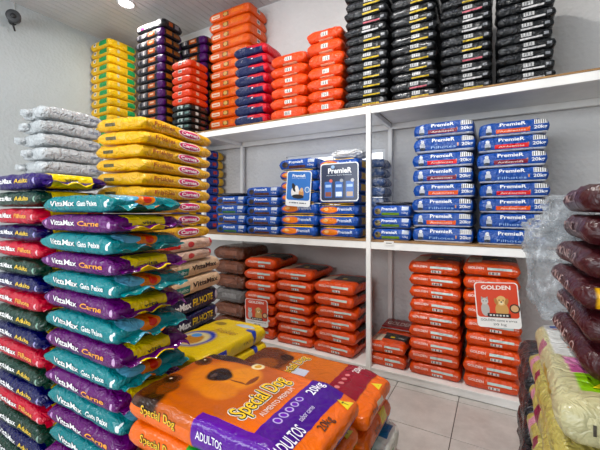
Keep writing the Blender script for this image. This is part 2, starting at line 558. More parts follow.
def wall_with_hole(name, axis_pts_u, axis_pts_z, y, thick, mat):
    """a wall facing -Y or +Y in the X-Z plane, built as a ring of quads round one opening"""
    bm = bmesh.new()
    us, zs = axis_pts_u, axis_pts_z
    g = [[bm.verts.new((u, y, z)) for z in zs] for u in us]
    fs = []
    for i in range(3):
        for j in range(3):
            if i == 1 and j == 1: continue
            fs.append(bm.faces.new((g[i][j], g[i + 1][j], g[i + 1][j + 1], g[i][j + 1])))
    r = bmesh.ops.extrude_face_region(bm, geom=fs)
    for v in [e for e in r['geom'] if isinstance(e, bmesh.types.BMVert)]: v.co.y += thick
    bmesh.ops.recalc_face_normals(bm, faces=bm.faces[:])
    o = new_obj(name, mesh_from_bm(name, bm, mat))
    return tag(o, kind='structure')

WX0, WX1, WZ0, WZ1 = -2.33, -1.05, 1.45, 2.13
wall_with_hole('wall_back', [WL, WX0, WX1, WR], [0, WZ0, WZ1, CEIL], YB, 0.16, M_wall)
wall_with_hole('wall_front', [WL, -4.75, 0.0, WR], [0, 1.2, 3.1, CEIL], YF - 0.16, 0.16, M_wall_side)
tag(box_obj('wall_left', WL - 0.14, WL, YF, YB, 0, CEIL, M_wall_side), kind='structure')
tag(box_obj('wall_right', WR, WR + 0.14, YF, YB, 0, CEIL, M_wall_side), kind='structure')

# small barred window behind the shelves, bright daylight in its frosted panes
M_pane = simple_mat('daylit_frosted_pane', '#f2f4f6', 0.4, emit=1.6)
win = tag(bpy.data.objects.new('window_1', None), kind='structure'); COL.objects.link(win)
win.location = ((WX0 + WX1) / 2, YB + 0.05, WZ0)
ww = (WX1 - WX0); wh = WZ1 - WZ0
def wpart(nm, x0, x1, y0, y1, z0, z1, mat): return new_obj(nm, mesh_from_bm(nm, box_bm(x0, x1, y0, y1, z0, z1, 0.003), mat), win)
for x in (-ww / 2, ww / 2 - 0.04): wpart('window_frame', x, x + 0.04, -0.02, 0.03, 0, wh, M_trim)
for z in (0, wh - 0.04): wpart('window_frame', -ww / 2 + 0.04, ww / 2 - 0.04, -0.02, 0.03, z, z + 0.04, M_trim)
npn = 4
pw = (ww - 0.08) / npn
for i in range(npn):
    wpart('pane', -ww / 2 + 0.04 + i * pw + 0.006, -ww / 2 + 0.04 + (i + 1) * pw - 0.006, 0.005, 0.011, 0.04, wh - 0.04, M_pane)
    if i: wpart('glazing_bar', -ww / 2 + 0.04 + i * pw - 0.008, -ww / 2 + 0.04 + i * pw + 0.008, -0.008, 0.004, 0.04, wh - 0.04, M_trim)
wpart('glazing_bar', -ww / 2 + 0.04, ww / 2 - 0.04, -0.012, -0.008, wh * 0.78, wh * 0.78 + 0.014, M_trim)

# ------------------------------------------------------------------ ceiling lamps
M_lamp = simple_mat('lit_lamp_lens', '#ffffff', 0.4, emit=9.0)
def ring_bm(r0, r1, z0, z1, n=32):
    bm = bmesh.new()
    prof = [(r0, z1), (r0, z0), ((r0 * 0.4 + r1 * 0.6), z0 - 0.004), (r1, z0 + 0.006), (r1, z1)]
    rings = [[bm.verts.new((r * math.cos(2 * PI * i / n), r * math.sin(2 * PI * i / n), z)) for i in range(n)] for r, z in prof]
    for a in range(len(prof)):
        A_, B_ = rings[a], rings[(a + 1) % len(prof)]
        for i in range(n): bm.faces.new((A_[i], A_[(i + 1) % n], B_[(i + 1) % n], B_[i]))
    bmesh.ops.recalc_face_normals(bm, faces=bm.faces[:])
    return bm
ring_me = mesh_from_bm('trim_ring', ring_bm(0.088, 0.112, -0.012, 0.0), M_trim, True)
bm = bmesh.new(); bmesh.ops.create_circle(bm, cap_ends=True, radius=0.089, segments=32)
for v in bm.verts: v.co.z = -0.004
lens_me = mesh_from_bm('lamp_lens', bm, M_lamp)
lamp_spots = [(-4.2, 2.72, .6, 'round lit downlight in the plank ceiling beside the tallest stacks'),
              (-1.15, 1.45, 2.6, 'round lit downlight in the plank ceiling above the tiled aisle'),
              (-3.5, 0.1, .4, 'round lit downlight in the plank ceiling above the dark mixed pile'),
              (-1.6, -0.9, .7, 'round lit downlight in the plank ceiling towards the shop front')]
for x, y, pw_, lb in lamp_spots:
    e = bpy.data.objects.new('ceiling_lamp', None); COL.objects.link(e); e.location = (x, y, CEIL)
    tag(e, lb, 'lamp', 'ceiling downlights')
    new_obj('trim_ring', ring_me, e); new_obj('lamp_lens', lens_me, e)
    l = bpy.data.lights.new('lamp_light', 'AREA'); l.shape = 'DISK'; l.size = 0.18; l.energy = LAMP_POWER * pw_; l.color = (1.0, 0.97, 0.93); l.spread = PI
    new_obj('lamp_light', l, e, (0, 0, -0.02))

# dome security camera on the side wall
cc = bpy.data.objects.new('security_camera', None); COL.objects.link(cc); cc.location = (WL, 1.96, 3.90)
tag(cc, 'small black security camera on a bracket fixed to the white side wall', 'camera')
def lathe(prof, n=20):
    bm = bmesh.new()
    rings = [[bm.verts.new((r * math.cos(2 * PI * i / n), r * math.sin(2 * PI * i / n), z)) for i in range(n)] for r, z in prof]
    for a in range(len(prof) - 1):
        for i in range(n): bm.faces.new((rings[a][i], rings[a][(i + 1) % n], rings[a + 1][(i + 1) % n], rings[a + 1][i]))
    bm.faces.new(rings[0][::-1]); bm.faces.new(rings[-1])
    bmesh.ops.recalc_face_normals(bm, faces=bm.faces[:])
    return bm
new_obj('mount_plate', mesh_from_bm('mount_plate', lathe([(0.045, 0), (0.045, 0.02), (0.03, 0.03)]), M_dark, False), cc, (0.0, 0, 0), (0, PI / 2, 0))
new_obj('camera_arm', mesh_from_bm('camera_arm', lathe([(0.018, 0), (0.016, 0.10)]), M_dark, True), cc, (0.02, 0, 0), (0, math.radians(75), 0))
hb = new_obj('camera_housing', mesh_from_bm('camera_housing', lathe([(0.045, -0.02), (0.066, -0.005), (0.072, 0.06), (0.078, 0.075), (0.078, 0.10), (0.058, 0.105)]), simple_mat('dark_grey_housing', '#3a3c3e', 0.45), True), cc, (0.13, -0.02, 0.0), (math.radians(100), 0, math.radians(62)))
new_obj('camera_lens', mesh_from_bm('camera_lens', lathe([(0.030, 0.104), (0.028, 0.115), (0.012, 0.118)]), M_dark, True), hb)
new_obj('camera_cable', mesh_from_bm('camera_cable', lathe([(0.010, 0.0), (0.012, -0.06), (0.010, -0.13)]), M_dark, True), cc, (0.07, -0.03, -0.01), (0.3, 0.1, 0))
new_obj('cable', mesh_from_bm('cable', lathe([(0.004, 0.0), (0.004, 0.24)]), M_trim, True), cc, (0.006, 0.02, 0.02))

# ------------------------------------------------------------------ shelving
SY0, SY1 = 2.90, 3.62            # front and back of the racking
SX0, SX1 = -5.02, 1.08
Z_TOP, Z_MID, Z_BOT = 2.38, 1.186, 0.071
rack = bpy.data.objects.new('shelving_unit', None); COL.objects.link(rack); rack.location = (0, 0, 0)
tag(rack, 'long white steel shelving rack with three chipboard shelves along the wall', 'shelf')
posts_x = [-5.0, -2.99, -0.975, 1.05]
pt = 0.042
for x in posts_x:
    box_obj('post', x - pt / 2, x + pt / 2, SY0 - 0.012, SY0 + 0.03, 0.0, Z_TOP - 0.015, M_white, rack, 0.003)
    box_obj('post', x - pt / 2, x + pt / 2, SY1 - 0.03, SY1 + 0.012, 0.0, Z_TOP - 0.015, M_white, rack, 0.003)
for z in (Z_TOP, Z_MID, Z_BOT):
    fh = 0.078 if z > 1 else 0.066
    for a, b in zip(posts_x[:-1], posts_x[1:]):
        box_obj('front_beam', a + pt / 2, b - pt / 2, SY0, SY0 + 0.035, z - 0.014 - fh + 0.014, z - 0.014, M_white, rack, 0.003)
        box_obj('back_beam', a + pt / 2, b - pt / 2, SY1 - 0.035, SY1, z - 0.014 - fh + 0.014, z - 0.014, M_white, rack, 0.003)
    for x in posts_x:
        box_obj('side_beam', x - 0.018, x + 0.018, SY0 + 0.035, SY1 - 0.035, z - 0.014 - 0.05, z - 0.014, M_white, rack, 0.003)
    for a, b in zip(posts_x[:-1], posts_x[1:]):
        box_obj('shelf_board', a + 0.002, b - 0.002, SY0 - 0.004, SY1 + 0.03, z - 0.014, z, M_wood if z > 1 else M_white, rack, 0.002)
# pale sheet under the top boards
for a, b in zip(posts_x[:-1], posts_x[1:]):
    box_obj('shelf_underside', a + 0.03, b - 0.03, SY0 + 0.04, SY1 - 0.04, Z_TOP - 0.022, Z_TOP - 0.0145, M_white, rack)
    box_obj('shelf_underside', a + 0.03, b - 0.03, SY0 + 0.04, SY1 - 0.04, Z_MID - 0.022, Z_MID - 0.0145, M_white, rack)
for x in (posts_x[1], posts_x[2]):
    box_obj('middle_rail', x + pt / 2 if x < -2 else x - 0.0, (x + 2.0) if x < -2 else x + 2.0, SY1 - 0.03, SY1 - 0.005, 2.2, 2.24, M_white, rack) if False else None

# ------------------------------------------------------------------ bag kinds
OR, OR2 = '#e2480e', '#e23c10'
W_ = '#f2f0ea'; K_ = '#16161a'
# top shelf
kind('yellow_green', bag_mat('yellow_green_film', '#f2bd0a', [F(.46, .86, .28, .92, '#0f9a50'), F(.18, .30, .35, .85, W_), F(.21, .27, .45, .75, K_), R(.66, .95, .2, .85, '#19a052'), R(.30, .38, .45, .9, '#c8c4a0')]), rr=.42)
kind('black_purple', bag_mat('black_purple_film', '#17151c', [F(.06, .40, .30, .88, '#6d6a6e'), F(.12, .20, .30, .8, '#1c1a20'), F(.27, .32, .30, .8, '#d8d0c8'), F(.46, .72, .22, .78, '#b9623a'), F(.52, .66, .42, .62, '#e6c8b0'), F(.80, 1.1, -.1, 1.1, '#4b1a5e'),
     R(-.1, .16, -.1, 1.1, '#4b1a5e'), R(.22, .50, .3, .85, '#b4713a'), R(.58, .88, .3, .8, '#8a5a34'), R(.90, 1.1, -.1, 1.1, '#4b1a5e')]), rr=.42)
kind('black_white_top', bag_mat('black_white_film', '#15151a', [F(.05, .45, .30, .9, '#d9c8cc'), F(.15, .30, .3, .7, '#8b3a6b'), F(.5, .92, .25, .8, '#a8aab0'), R(.3, .5, .3, .8, '#b9623a'), R(.6, .8, .3, .8, '#8a8a92')], soft=.03), rr=.42)
kind('small_orange', bag_mat('small_orange_film', OR2, [F(.36, .56, .34, .82, '#cfc6bc'), F(.38, .54, .45, .7, '#5b4a48'), F(.1, .9, .88, 1.1, '#f06a30'), R(.35, .5, .35, .8, '#e8b8a0')]), rr=.40)
kind('green_black', bag_mat('green_black_film', '#141c1c', [F(.32, .60, .3, .85, '#b6c4bf'), F(.38, .5, .3, .7, '#2a4a44'), F(.7, .92, .35, .7, '#5d7a74'), R(.3, .45, .3, .8, '#c8d0cc'), R(.6, .8, .35, .75, '#7a3a34')], soft=.03), rr=.42)
kind('tall_orange', bag_mat('tall_orange_film', '#ea5a12', [F(.07, .28, .22, .62, '#f3d8c0'), F(.10, .26, .34, .44, '#e87a40'), F(.36, .50, .20, .66, '#8a4a20'), EF(.42, .45, .05, .2, '#d9b070'), F(.55, .85, .3, .7, '#f07a38'), R(.42, .60, .35, .80, '#d8d4d0'), R(.45, .57, .45, .7, '#6a6a70')]), rr=.40)
kind('navy_red', bag_mat('navy_red_film', '#0e1b4a', [F(.42, .72, .72, 1.15, '#d01a2c'), F(.05, .4, .86, 1.1, '#8f9cc0'), A(.90, 1.2, -.1, 1.1, -.1, 1.1, '#d01a2c'), F(.55, .6, .5, .62, W_), T(.6, 1.1, -.1, 1.1, '#c41a2a')]), rr=.45)
kind('shelf_orange', bag_mat('shelf_orange_film', '#e8460c', [F(.42, .62, .30, .68, '#dcd8d4'), F(.45, .465, .34, .64, '#55504c'), F(.49, .51, .34, .64, '#55504c'), F(.55, .57, .34, .64, '#55504c'), F(.34, .74, -.1, .11, '#f0c4a8')]), rr=.46, wr=.008)
BK = '#15171a'
def black_kind(nm, tagcol):
    kind(nm, bag_mat(nm + '_film', BK, [F(.46, .64, .44, .88, '#bcbcbc'), F(.49, .50, .5, .85, '#3a3a3c'), F(.535, .55, .5, .85, '#3a3a3c'), F(.59, .60, .5, .85, '#3a3a3c'), F(.44, .82, .14, .30, tagcol), F(.84, .92, .30, .58, '#8d8f94'), F(.08, .36, .45, .62, '#3c3e44')], bump=.5), rr=.40)
black_kind('black_yellow_tag', '#d8bb52'); black_kind('black_white_tag', '#d4d2d2'); black_kind('black_pink_tag', '#c9707c')
# middle shelf
PB = '#174a9e'
def premier(nm, strip):
    z = [F(-.1, 1.1, -.1, .12, '#e6e8ee'), F(.72, .74, .3, .5, '#d8a070'), F(.79, .97, .60, .92, '#e4e4e4')] + [F(.79 + .03 * i + .012, .79 + .03 * i + .022, .62, .90, K_) for i in range(6)]
    z += [EF(.16, .42, .045, .26, '#b8bcc6'), EF(.16, .70, .03, .12, '#d6d8de'), EF(.16, .24, .05, .10, '#3a4250')]
    if strip: z += [F(.26, .74, .18, .46, strip)]
    z += [R(.2, .6, .3, .7, '#17488e')]
    kind(nm, bag_mat(nm + '_film', PB, z), [('PremieR', 'front', .50, .76, .36, .22, '#f2f4f8', dict(bold=.02)), ('20kg', 'front', .88, .36, .17, .26, '#f2f4f8', dict(bold=.02))] + ([('Ambientes', 'front', .5, .31, .36, .12, '#f6ddd4')] if strip else [('Filhotes', 'front', .5, .30, .40, .16, '#9cc0ee')]), rr=.26, wr=.005)
premier('premier_maroon', '#7c2036'); premier('premier_plain', None); premier('premier_red', '#e23a3a'); premier('premier_orange', '#f0622c')
def small_blue(nm, pic, strip):
    kind(nm, bag_mat(nm + '_film', '#1c4fa8', [EF(.17, .45, .10, .32, pic), EF(.14, .55, .04, .15, '#15151c'), F(.26, .72, .12, .36, strip), F(.78, .95, .55, .88, '#c4cad6'), F(-.1, 1.1, -.1, .06, '#d8dce6')], soft=.02), [('PremieR', 'front', .47, .68, .40, .24, '#eef2fa', dict(bold=.02)), ('12kg', 'front', .87, .32, .15, .22, '#eef2fa')], rr=.30)
small_blue('blue_brown', '#3c2a24', '#5a3428'); small_blue('blue_green', '#22302c', '#3a6a3a'); small_blue('blue_olive', '#7a6a40', '#6a8a2a')
kind('orange_blue', bag_mat('orange_blue_film', '#1c4fa8', [F(-.1, 1.1, .88, 1.1, '#f0c01c'), F(-.1, 1.1, -.1, .10, '#f0c01c'), EF(.28, .5, .26, .36, '#f08228'), EF(.2, .55, .07, .18, '#f2c48c'), F(.88, .98, .4, .75, '#c8d4ea'), R(-.1, .2, -.1, 1.1, '#1c4fa8'), R(.3, .7, .2, .8, '#e6b022')], soft=.02), [('PremieR', 'front', .66, .55, .36, .26, '#dfe8f8', dict(bold=.02))], rr=.30)
kind('blue_yellow_end', bag_mat('blue_yellow_film', '#1d3f98', [R(.80, 1.1, -.1, 1.1, '#e8b41c'), R(.62, .74, .3, .7, '#c04a4a'), F(.8, 1.1, -.1, 1.1, '#e8b41c')]), rr=.42)
kind('dusty_blue', bag_mat('dusty_blue_film', '#5a6f9a', [R(.3, .7, .3, .7, '#7f90b4')], dusty=.5, rough=.25), rr=.46, wr=.008)
kind('dark_flat', bag_mat('dark_flat_film', '#2a2a30', [F(.2, .5, .3, .8, '#5a5a60')]), rr=.40)
# bottom shelf
kind('wrapped_brown', bag_mat('wrapped_brown_film', '#6b3f2e', [F(.3, .8, .35, .7, '#8a5a48'), EF(.3, .5, .12, .2, '#7d5140')], rough=.16, soft=.06, bump=.8, coat=.9), rr=.44, wr=.010)
kind('wrapped_grey', bag_mat('wrapped_grey_film', '#6e6a68', [F(.3, .8, .35, .7, '#8a8684')], rough=.16, soft=.06, bump=.8, coat=.9), rr=.44, wr=.010)
GZ = [F(.10, .38, .52, .72, '#f0a890'), F(.44, .86, .50, .68, '#cfe0dc'), F(.50, .58, .50, .70, '#7a4a30'), F(.46, .66, .14, .36, '#e6e2de'), F(.48, .495, .16, .34, K_), F(.53, .55, .16, .34, K_), F(.60, .615, .16, .34, K_),
      T(.30, .98, .30, .80, '#1a1614'), T(.08, .34, .12, .62, '#cbb9a4'), T(.5, .62, .42, .52, '#e8c81c'), R(.2, .5, .4, .6, '#f07a50')]
kind('golden', bag_mat('golden_film', '#de4a10', GZ[2:3] + GZ[1:2] + GZ[3:]), [('GOLDEN', 'front', .24, .62, .28, .16, '#f6d8cc', dict(bold=.02)), ('20kg', 'front', .90, .56, .10, .13, '#f6d8cc'), ('20kg', 'top', .80, .47, .16, .08, '#f0ece6')], rr=.36, wr=.009)
kind('golden_loose', bag_mat('golden_loose_film', '#de4a10', GZ[2:3] + GZ[1:2] + GZ[3:]), [('GOLDEN', 'front', .28, .62, .30, .16, '#f6d8cc', dict(bold=.02))], rr=.42, wr=.011, pinch=.30)
kind('golden_red_flat', bag_mat('golden_red_film', '#a81e16', [F(-.1, 1.1, -.1, .45, '#e4e2e0'), T(.05, .95, .55, .95, '#8a1812')]), [('GOLDEN', 'top', .50, .42, .74, .36, '#f0dcd0', dict(bold=.02))], rr=.40, wr=.003, pinch=.05)
# floor piles
def vitta(nm, base, sub, subcol, endzones, dark, fs=.58):
    kind(nm, bag_mat(nm + '_film', base, endzones, rough=.15, bump=.26, coat=.0, mottle=.03), [('VittaMax', 'front', .34, .52, .36, .28, '#f4f4f2', dict(bold=.015, outline=[(.05, dark)])), (sub, 'front', .70, .50, .26, .25, subcol, dict(bold=.02))], rr=.47, wr=.010, pinch=.30, taper=.16, seal=1)
YL = '#f2cf12'
vitta('vitta_teal', '#067c82', 'Gato Peixe', '#eef4f2', [EF(.925, .45, .02, .16, '#e8f0ee'), EF(.945, .62, .012, .08, '#e8f0ee'), ER(.45, .75, .16, .35, '#e07a2a'), ER(.50, .72, .06, .2, '#d8301c'), ER(.25, .85, .14, .25, '#6aa8c4'), R(.30, .62, .08, .32, '#0a4a46')], '#084a4c')
vitta('vitta_purple', '#5c0c62', 'Carne', '#f0a020', [EF(.93, .45, .016, .18, '#c9a8cc'), EF(.09, .5, .014, .16, '#b890bc'), R(.24, .72, -.1, 1.1, YL), T(.86, 1.1, .2, .72, YL)], '#3a0640')
vitta('vitta_navy', '#12124c', 'Adulto', '#e8c020', [EF(.93, .45, .016, .18, '#9a98c4'), R(.20, .72, -.1, 1.1, YL), T(.86, 1.1, .2, .72, YL)], '#0c0c34')
vitta('vitta_green', '#063224', 'Adulto', '#e8c020', [EF(.93, .45, .016, .18, '#88a898'), R(.20, .72, -.1, 1.1, YL), T(.86, 1.1, .2, .72, YL)], '#04241a')
vitta('vitta_red', '#c00f2e', 'Filhote', '#f0a83c', [EF(.93, .45, .016, .18, '#f0b8c0'), R(.20, .72, -.1, 1.1, YL), T(.86, 1.1, .2, .72, YL)], '#6a0418')
vitta('vitta_violet', '#2a165e', 'Adulto', '#e8c020', [EF(.93, .45, .016, .18, '#a8a0cc'), R(.20, .78, -.1, 1.1, YL), T(.84, 1.1, .2, .78, YL)], '#180a3c')
for nm in ('vitta_teal', 'vitta_purple', 'vitta_navy', 'vitta_green', 'vitta_red', 'vitta_violet'):
    if nm != 'vitta_teal':
        KINDS[nm]['texts'] = list(KINDS[nm]['texts']) + [('vita', 'right', .47, .55, .20, .16, '#3a2a10', dict(bold=.02))]
PINK = '#d8286c'
kind('friskies_yellow', bag_mat('friskies_yellow_film', '#eeb412', [F(.20, .42, .32, .58, '#5a5230'), R(.72, .97, .34, .60, '#f0c43c'), R(.44, .82, .30, .74, '#f4e8e4')], rough=.3), [('Friskies', 'right', .26, .55, .26, .30, '#a8501a', dict(slant=.25, bold=.02)), ('Carnes', 'right', .62, .52, .24, .28, '#fdf4f6', dict(bold=.03)), ('10,1kg', 'right', .90, .48, .10, .18, '#c08a10')], rr=.42, wr=.009, pinch=.28)
KINDS['friskies_yellow']['mat'] = bag_mat('friskies_yellow_film_b', '#eeb412', [F(.20, .42, .32, .58, '#5a5230'), ER(.62, .52, .175, .36, '#f6f0ee'), ER(.62, .52, .16, .29, PINK)], rough=.3)
kind('pale_pink', bag_mat('pale_pink_film', '#e2c4b0', [R(.16, .46, .25, .75, '#d8302c'), ER(.62, .5, .05, .26, '#d05a5a'), R(.70, .90, .38, .60, '#c4a494'), R(.93, 1.1, .4, 1.1, '#d02a2a')]), rr=.36)
kind('beige', bag_mat('beige_film', '#dfbf9e', [R(-.1, .30, -.1, 1.1, '#8a6a34'), R(.12, .24, .1, .9, '#5a4a28'), R(.28, .52, .16, .62, '#0f7a72')], soft=.01), [('VittaMax', 'right', .74, .54, .36, .30, '#2a1a14', dict(bold=.03)), ('Adulto', 'right', .40, .40, .18, .22, '#e8f4f0', dict(slant=.25))], rr=.36, wr=.008)
kind('navy_filhote', bag_mat('navy_filhote_film', '#12153e', [ER(.96, .52, .03, .26, '#d8d8e0')], rough=.35), [('VittaMax', 'right', .40, .50, .32, .34, '#f0f0f2', dict(bold=.04)), ('FILHOTE', 'right', .74, .52, .30, .38, '#e6c414', dict(bold=.02))], rr=.34, wr=.007)
kind('grey_wrapped', bag_mat('grey_wrapped_film', '#cdd2d4', [R(.74, .92, .35, .6, '#8f97a4'), R(.1, .6, .3, .5, '#b8bcc0')], dusty=.28, rough=.25, bump=.8, soft=.06), rr=.44, wr=.014, pinch=.30)
BR, DK = '#9c4a14', '#2a1408'
dog = [ET(.30, .50, .46, .66, '#b8560f'), ET(.22, .55, .30, .40, '#a84e12'), ET(.30, .58, .22, .33, '#cf7426'), ET(.40, .66, .12, .22, '#dc8a3c'), ET(.38, .40, .12, .15, '#d27a2c'),
       ET(.10, .05, .13, .17, DK), ET(.05, .20, .06, .24, '#4a220c'), ET(.14, .22, .06, .12, '#6a3210'), ET(.24, .95, .19, .10, '#4a220c'), ET(.12, .90, .14, .09, DK), ET(.36, .93, .07, .07, '#6a3210'),
       ET(.07, .73, .065, .10, '#5a2a0e'), ET(.08, .34, .065, .11, '#5a2a0e'), ET(.07, .74, .04, .065, DK), ET(.08, .33, .042, .075, DK), ET(.065, .755, .010, .014, '#e0c8b0'), ET(.075, .345, .010, .016, '#e0c8b0'),
       ET(.265, .60, .075, .14, '#1c0f0a'), ET(.29, .60, .07, .10, '#140a08'), ET(.245, .57, .02, .05, '#4a3a36'), ET(.41, .58, .07, .014, '#7a3a12'), ET(.47, .66, .02, .10, '#7a3a12')]
sd_zones = dog + [T(.735, .905, -.1, 1.1, '#4a1c88'), F(.44, .90, -.1, 1.1, '#5a1e94'), F(-.1, .44, -.1, .62, '#ee6a0c'), A(.905, 1.2, -.1, 1.1, -.1, 1.1, '#ee6a0c'),
       R(.0, 1.0, -.1, .28, '#4a1c88'), ET(.40, .90, .05, .075, '#f0e0b0'), ET(.40, .90, .028, .045, '#d8a040')]
sd_zones += [ET(.775, .30 + .078 * i, .024, .036, '#d8c8f0') for i in range(5)] + [ET(.775, .30 + .078 * i, .018, .027, '#6a3aa8') for i in range(5)]
TRI = [('<triangle>', 'topy', .84, .055, .13, .07, '#f0d812', dict(outline=[(0, '#f0d812')])), ('T', 'topy', .84, .048, .03, .032, '#1a140c', dict(bold=.03))]
OUT = [(.125, '#fbf6e6'), (.075, '#120c08')]
SDT = [('Special Dog', 'topy', .50, .39, .62, .125, '#f8c41c', dict(bold=.01, outline=OUT, slant=.12)), ('ALIMENTO PREMIUM', 'topy', .50, .305, .44, .03, '#e8d8c8'),
       ('ADULTOS', 'topy', .20, .125, .30, .055, '#f4eefc', dict(bold=.01)), ('20kg', 'topy', .82, .20, .20, .065, '#f4eefc', dict(bold=.012)), ('sabor carne', 'topy', .50, .15, .20, .025, '#e0d0f0'),
       ('20kg', 'topy', .52, .055, .16, .055, '#3a1a08', dict(bold=.01)), TRI[0], TRI[1],
       ('Special Dog', 'front', .225, .55, .24, .36, '#f8c41c', dict(bold=.01, outline=[(.07, '#1a1008')])), ('ADULTOS', 'front', .55, .58, .15, .24, '#f4eefc', dict(bold=.01)), ('sabor carne', 'front', .78, .5, .12, .12, '#e0d0f0')]
kind('hero_orange', bag_mat('orange_dog_photo_film', '#e2680e', sd_zones, rough=.22, bump=.12, soft=.035, coat=.4), SDT, rr=.36, wr=.006, pinch=.22, droop=.028, n=(34, 22))
kind('hero_orange_green', bag_mat('orange_green_band_film', '#e8660c', [F(.40, .9, -.1, 1.1, '#2f9a3c'), T(.735, .905, -.1, 1.1, '#2f9a3c'), R(.0, 1.0, -.1, .3, '#2f9a3c'), ], rough=.25, bump=.15), SDT[3:], rr=.36, wr=.006, pinch=.22, droop=.028, n=(34, 22))
mar_zones = [ET(.10, .5, .30, .5, '#5a2c10'), ET(.2, .4, .1, .2, '#8a4a1a'), ET(.28, .7, .06, .1, '#2a1408'), T(.40, .52, .30, .5, '#c8ccd8'), T(.70, .90, -.1, 1.1, '#8e1626'), A(.90, 1.2, -.1, 1.1, -.1, 1.1, '#ee6a0c'), R(.4, .6, .4, .6, '#f0d8c0')] + [ET(.76, .2 + .11 * i, .02, .035, '#d88a8a') for i in range(5)]
kind('hero_maroon', bag_mat('orange_maroon_band_film', '#c8640f', mar_zones, rough=.25, bump=.2, soft=.04), [('Special Dog', 'topy', .50, .60, .66, .09, '#f8c41c', dict(bold=.01, outline=OUT, slant=.12)), ('20kg', 'topy', .84, .20, .2, .06, '#f6e4e4', dict(bold=.012)), ('20kg', 'right', .28, .5, .16, .2, '#3a1a08'), ('<triangle>', 'topy', .66, .055, .15, .06, '#f0d812'), ('T', 'topy', .66, .05, .03, .03, '#1a140c', dict(bold=.012, outline=[(.03, '#1a140c')]))], rr=.38, wr=.007, droop=.02, n=(26, 16))
kind('hero_teal', bag_mat('orange_teal_band_film', '#e8660c', [A(.84, 1.2, -.1, 1.1, -.1, .34, '#1286a0'), A(.84, 1.2, .55, .75, .5, .95, '#e8d010'), T(.7, .88, -.1, 1.1, '#1286a0')], rough=.25, bump=.2), [('20kg', 'right', .40, .62, .18, .22, '#3a1a08')], rr=.38, wr=.007, n=(26, 16))
kind('white_green', bag_mat('white_green_film', '#e2e2dc', [R(.30, .62, -.1, .55, '#3a9440'), T(.80, .96, .55, .85, '#2a6a9c'), T(.66, .74, .2, .9, '#b8c8b0'), A(.90, 1.2, -.1, .3, -.1, 1.1, '#58a048')], rough=.3, bump=.3, soft=.02), [('kg', 'right', .2, .6, .1, .2, '#3a3a3a')], rr=.38, wr=.009)
kind('yellow_blue', bag_mat('yellow_blue_swirl_film', '#f0cb0e', [ET(.38, .34, .34, .26, '#2a48b0'), ET(.36, .32, .28, .20, '#e8d8a0'), ET(.36, .30, .20, .14, '#c48a4a'), ET(.30, .40, .10, .06, '#6aa0d8'), ET(.25, .80, .14, .055, '#9a7a1a'), ET(.92, .78, .12, .045, '#2a48b0'), ET(.70, .86, .22, .05, '#c8d8ec'), R(.40, .64, .2, .7, '#f0d020'), R(.08, .34, .2, .75, '#3a4ab0')], rough=.3, bump=.2, soft=.03), [('Friskies', 'top', .62, .62, .44, .09, '#b07a10', dict(slant=.25)), ('Purina', 'right', .21, .5, .22, .3, '#e8e8f0'), ('10,1 kg', 'right', .70, .5, .20, .2, '#5a4a10')], rr=.36, wr=.006, n=(18, 24))
kind('cream', bag_mat('cream_film', '#b6b08a', [T(.055, 1.1, .46, 1.1, '#d2d3d0'), T(.10, 1.1, .29, .37, '#b0608c'), T(.09, 1.1, .37, .46, '#c884aa'), T(.11, 1.1, .14, .29, '#82b038'), F(.35, 1.1, .6, 1.1, '#e6b8c0'), ET(.17, .58, .03, .018, '#c4683a'), ET(.17, .67, .03, .018, '#c4683a'), ET(.17, .76, .03, .018, '#c4683a'), T(.10, .24, .89, .93, '#2a4a9c'), T(.11, .14, .85, .88, '#a83a3a'), T(.20, .23, .85, .88, '#a83a3a'), L(.2, .5, .2, .6, '#b09a50'), L(.6, .7, .1, .9, '#a06a78')], rough=.35, bump=.3, soft=.01), [('10,1kg', 'front', .26, .45, .26, .30, '#3a3426', dict(bold=.01)), ('<triangle>', 'top', .25, .205, .17, .085, '#e0d014'), ('T', 'top', .25, .19, .03, .035, '#1a140c', dict(bold=.01, outline=[(.03, '#1a140c')]))], rr=.42, wr=.010, pinch=.25, n=(18, 24))
kind('cream_side', bag_mat('cream_side_film', '#a89c5c', [L(.2, .5, .2, .6, '#a8904a'), L(.62, .70, .1, .9, '#7a2a44'), L(.82, .9, .1, .9, '#c08a9a')], rough=.35, bump=.4), rr=.46, wr=.012, pinch=.28)
kind('brown_maroon', bag_mat('brown_maroon_film', '#3a1519', [A(.08, 1.1, -.1, .16, .1, .8, '#d8a018'), T(.24, 1.1, .15, .85, '#d8a018'), A(.22, 1.1, -.1, .08, .1, .7, '#7a2a44')], rough=.38, bump=.22, coat=.15, soft=.02), [('MONELLO', 'left', .45, .55, .62, .34, '#9a807c', dict(lift=.004))], rr=.50, wr=.010, pinch=.15)
kind('black_wrapped', bag_mat('black_wrapped_film', '#1c1c20', [L(.3, .6, .3, .6, '#3a3a40')], rough=.25, bump=.6), rr=.44, wr=.012)

def rep(n, k, d, **o): return [(k, d, dict(o)) for _ in range(n)]

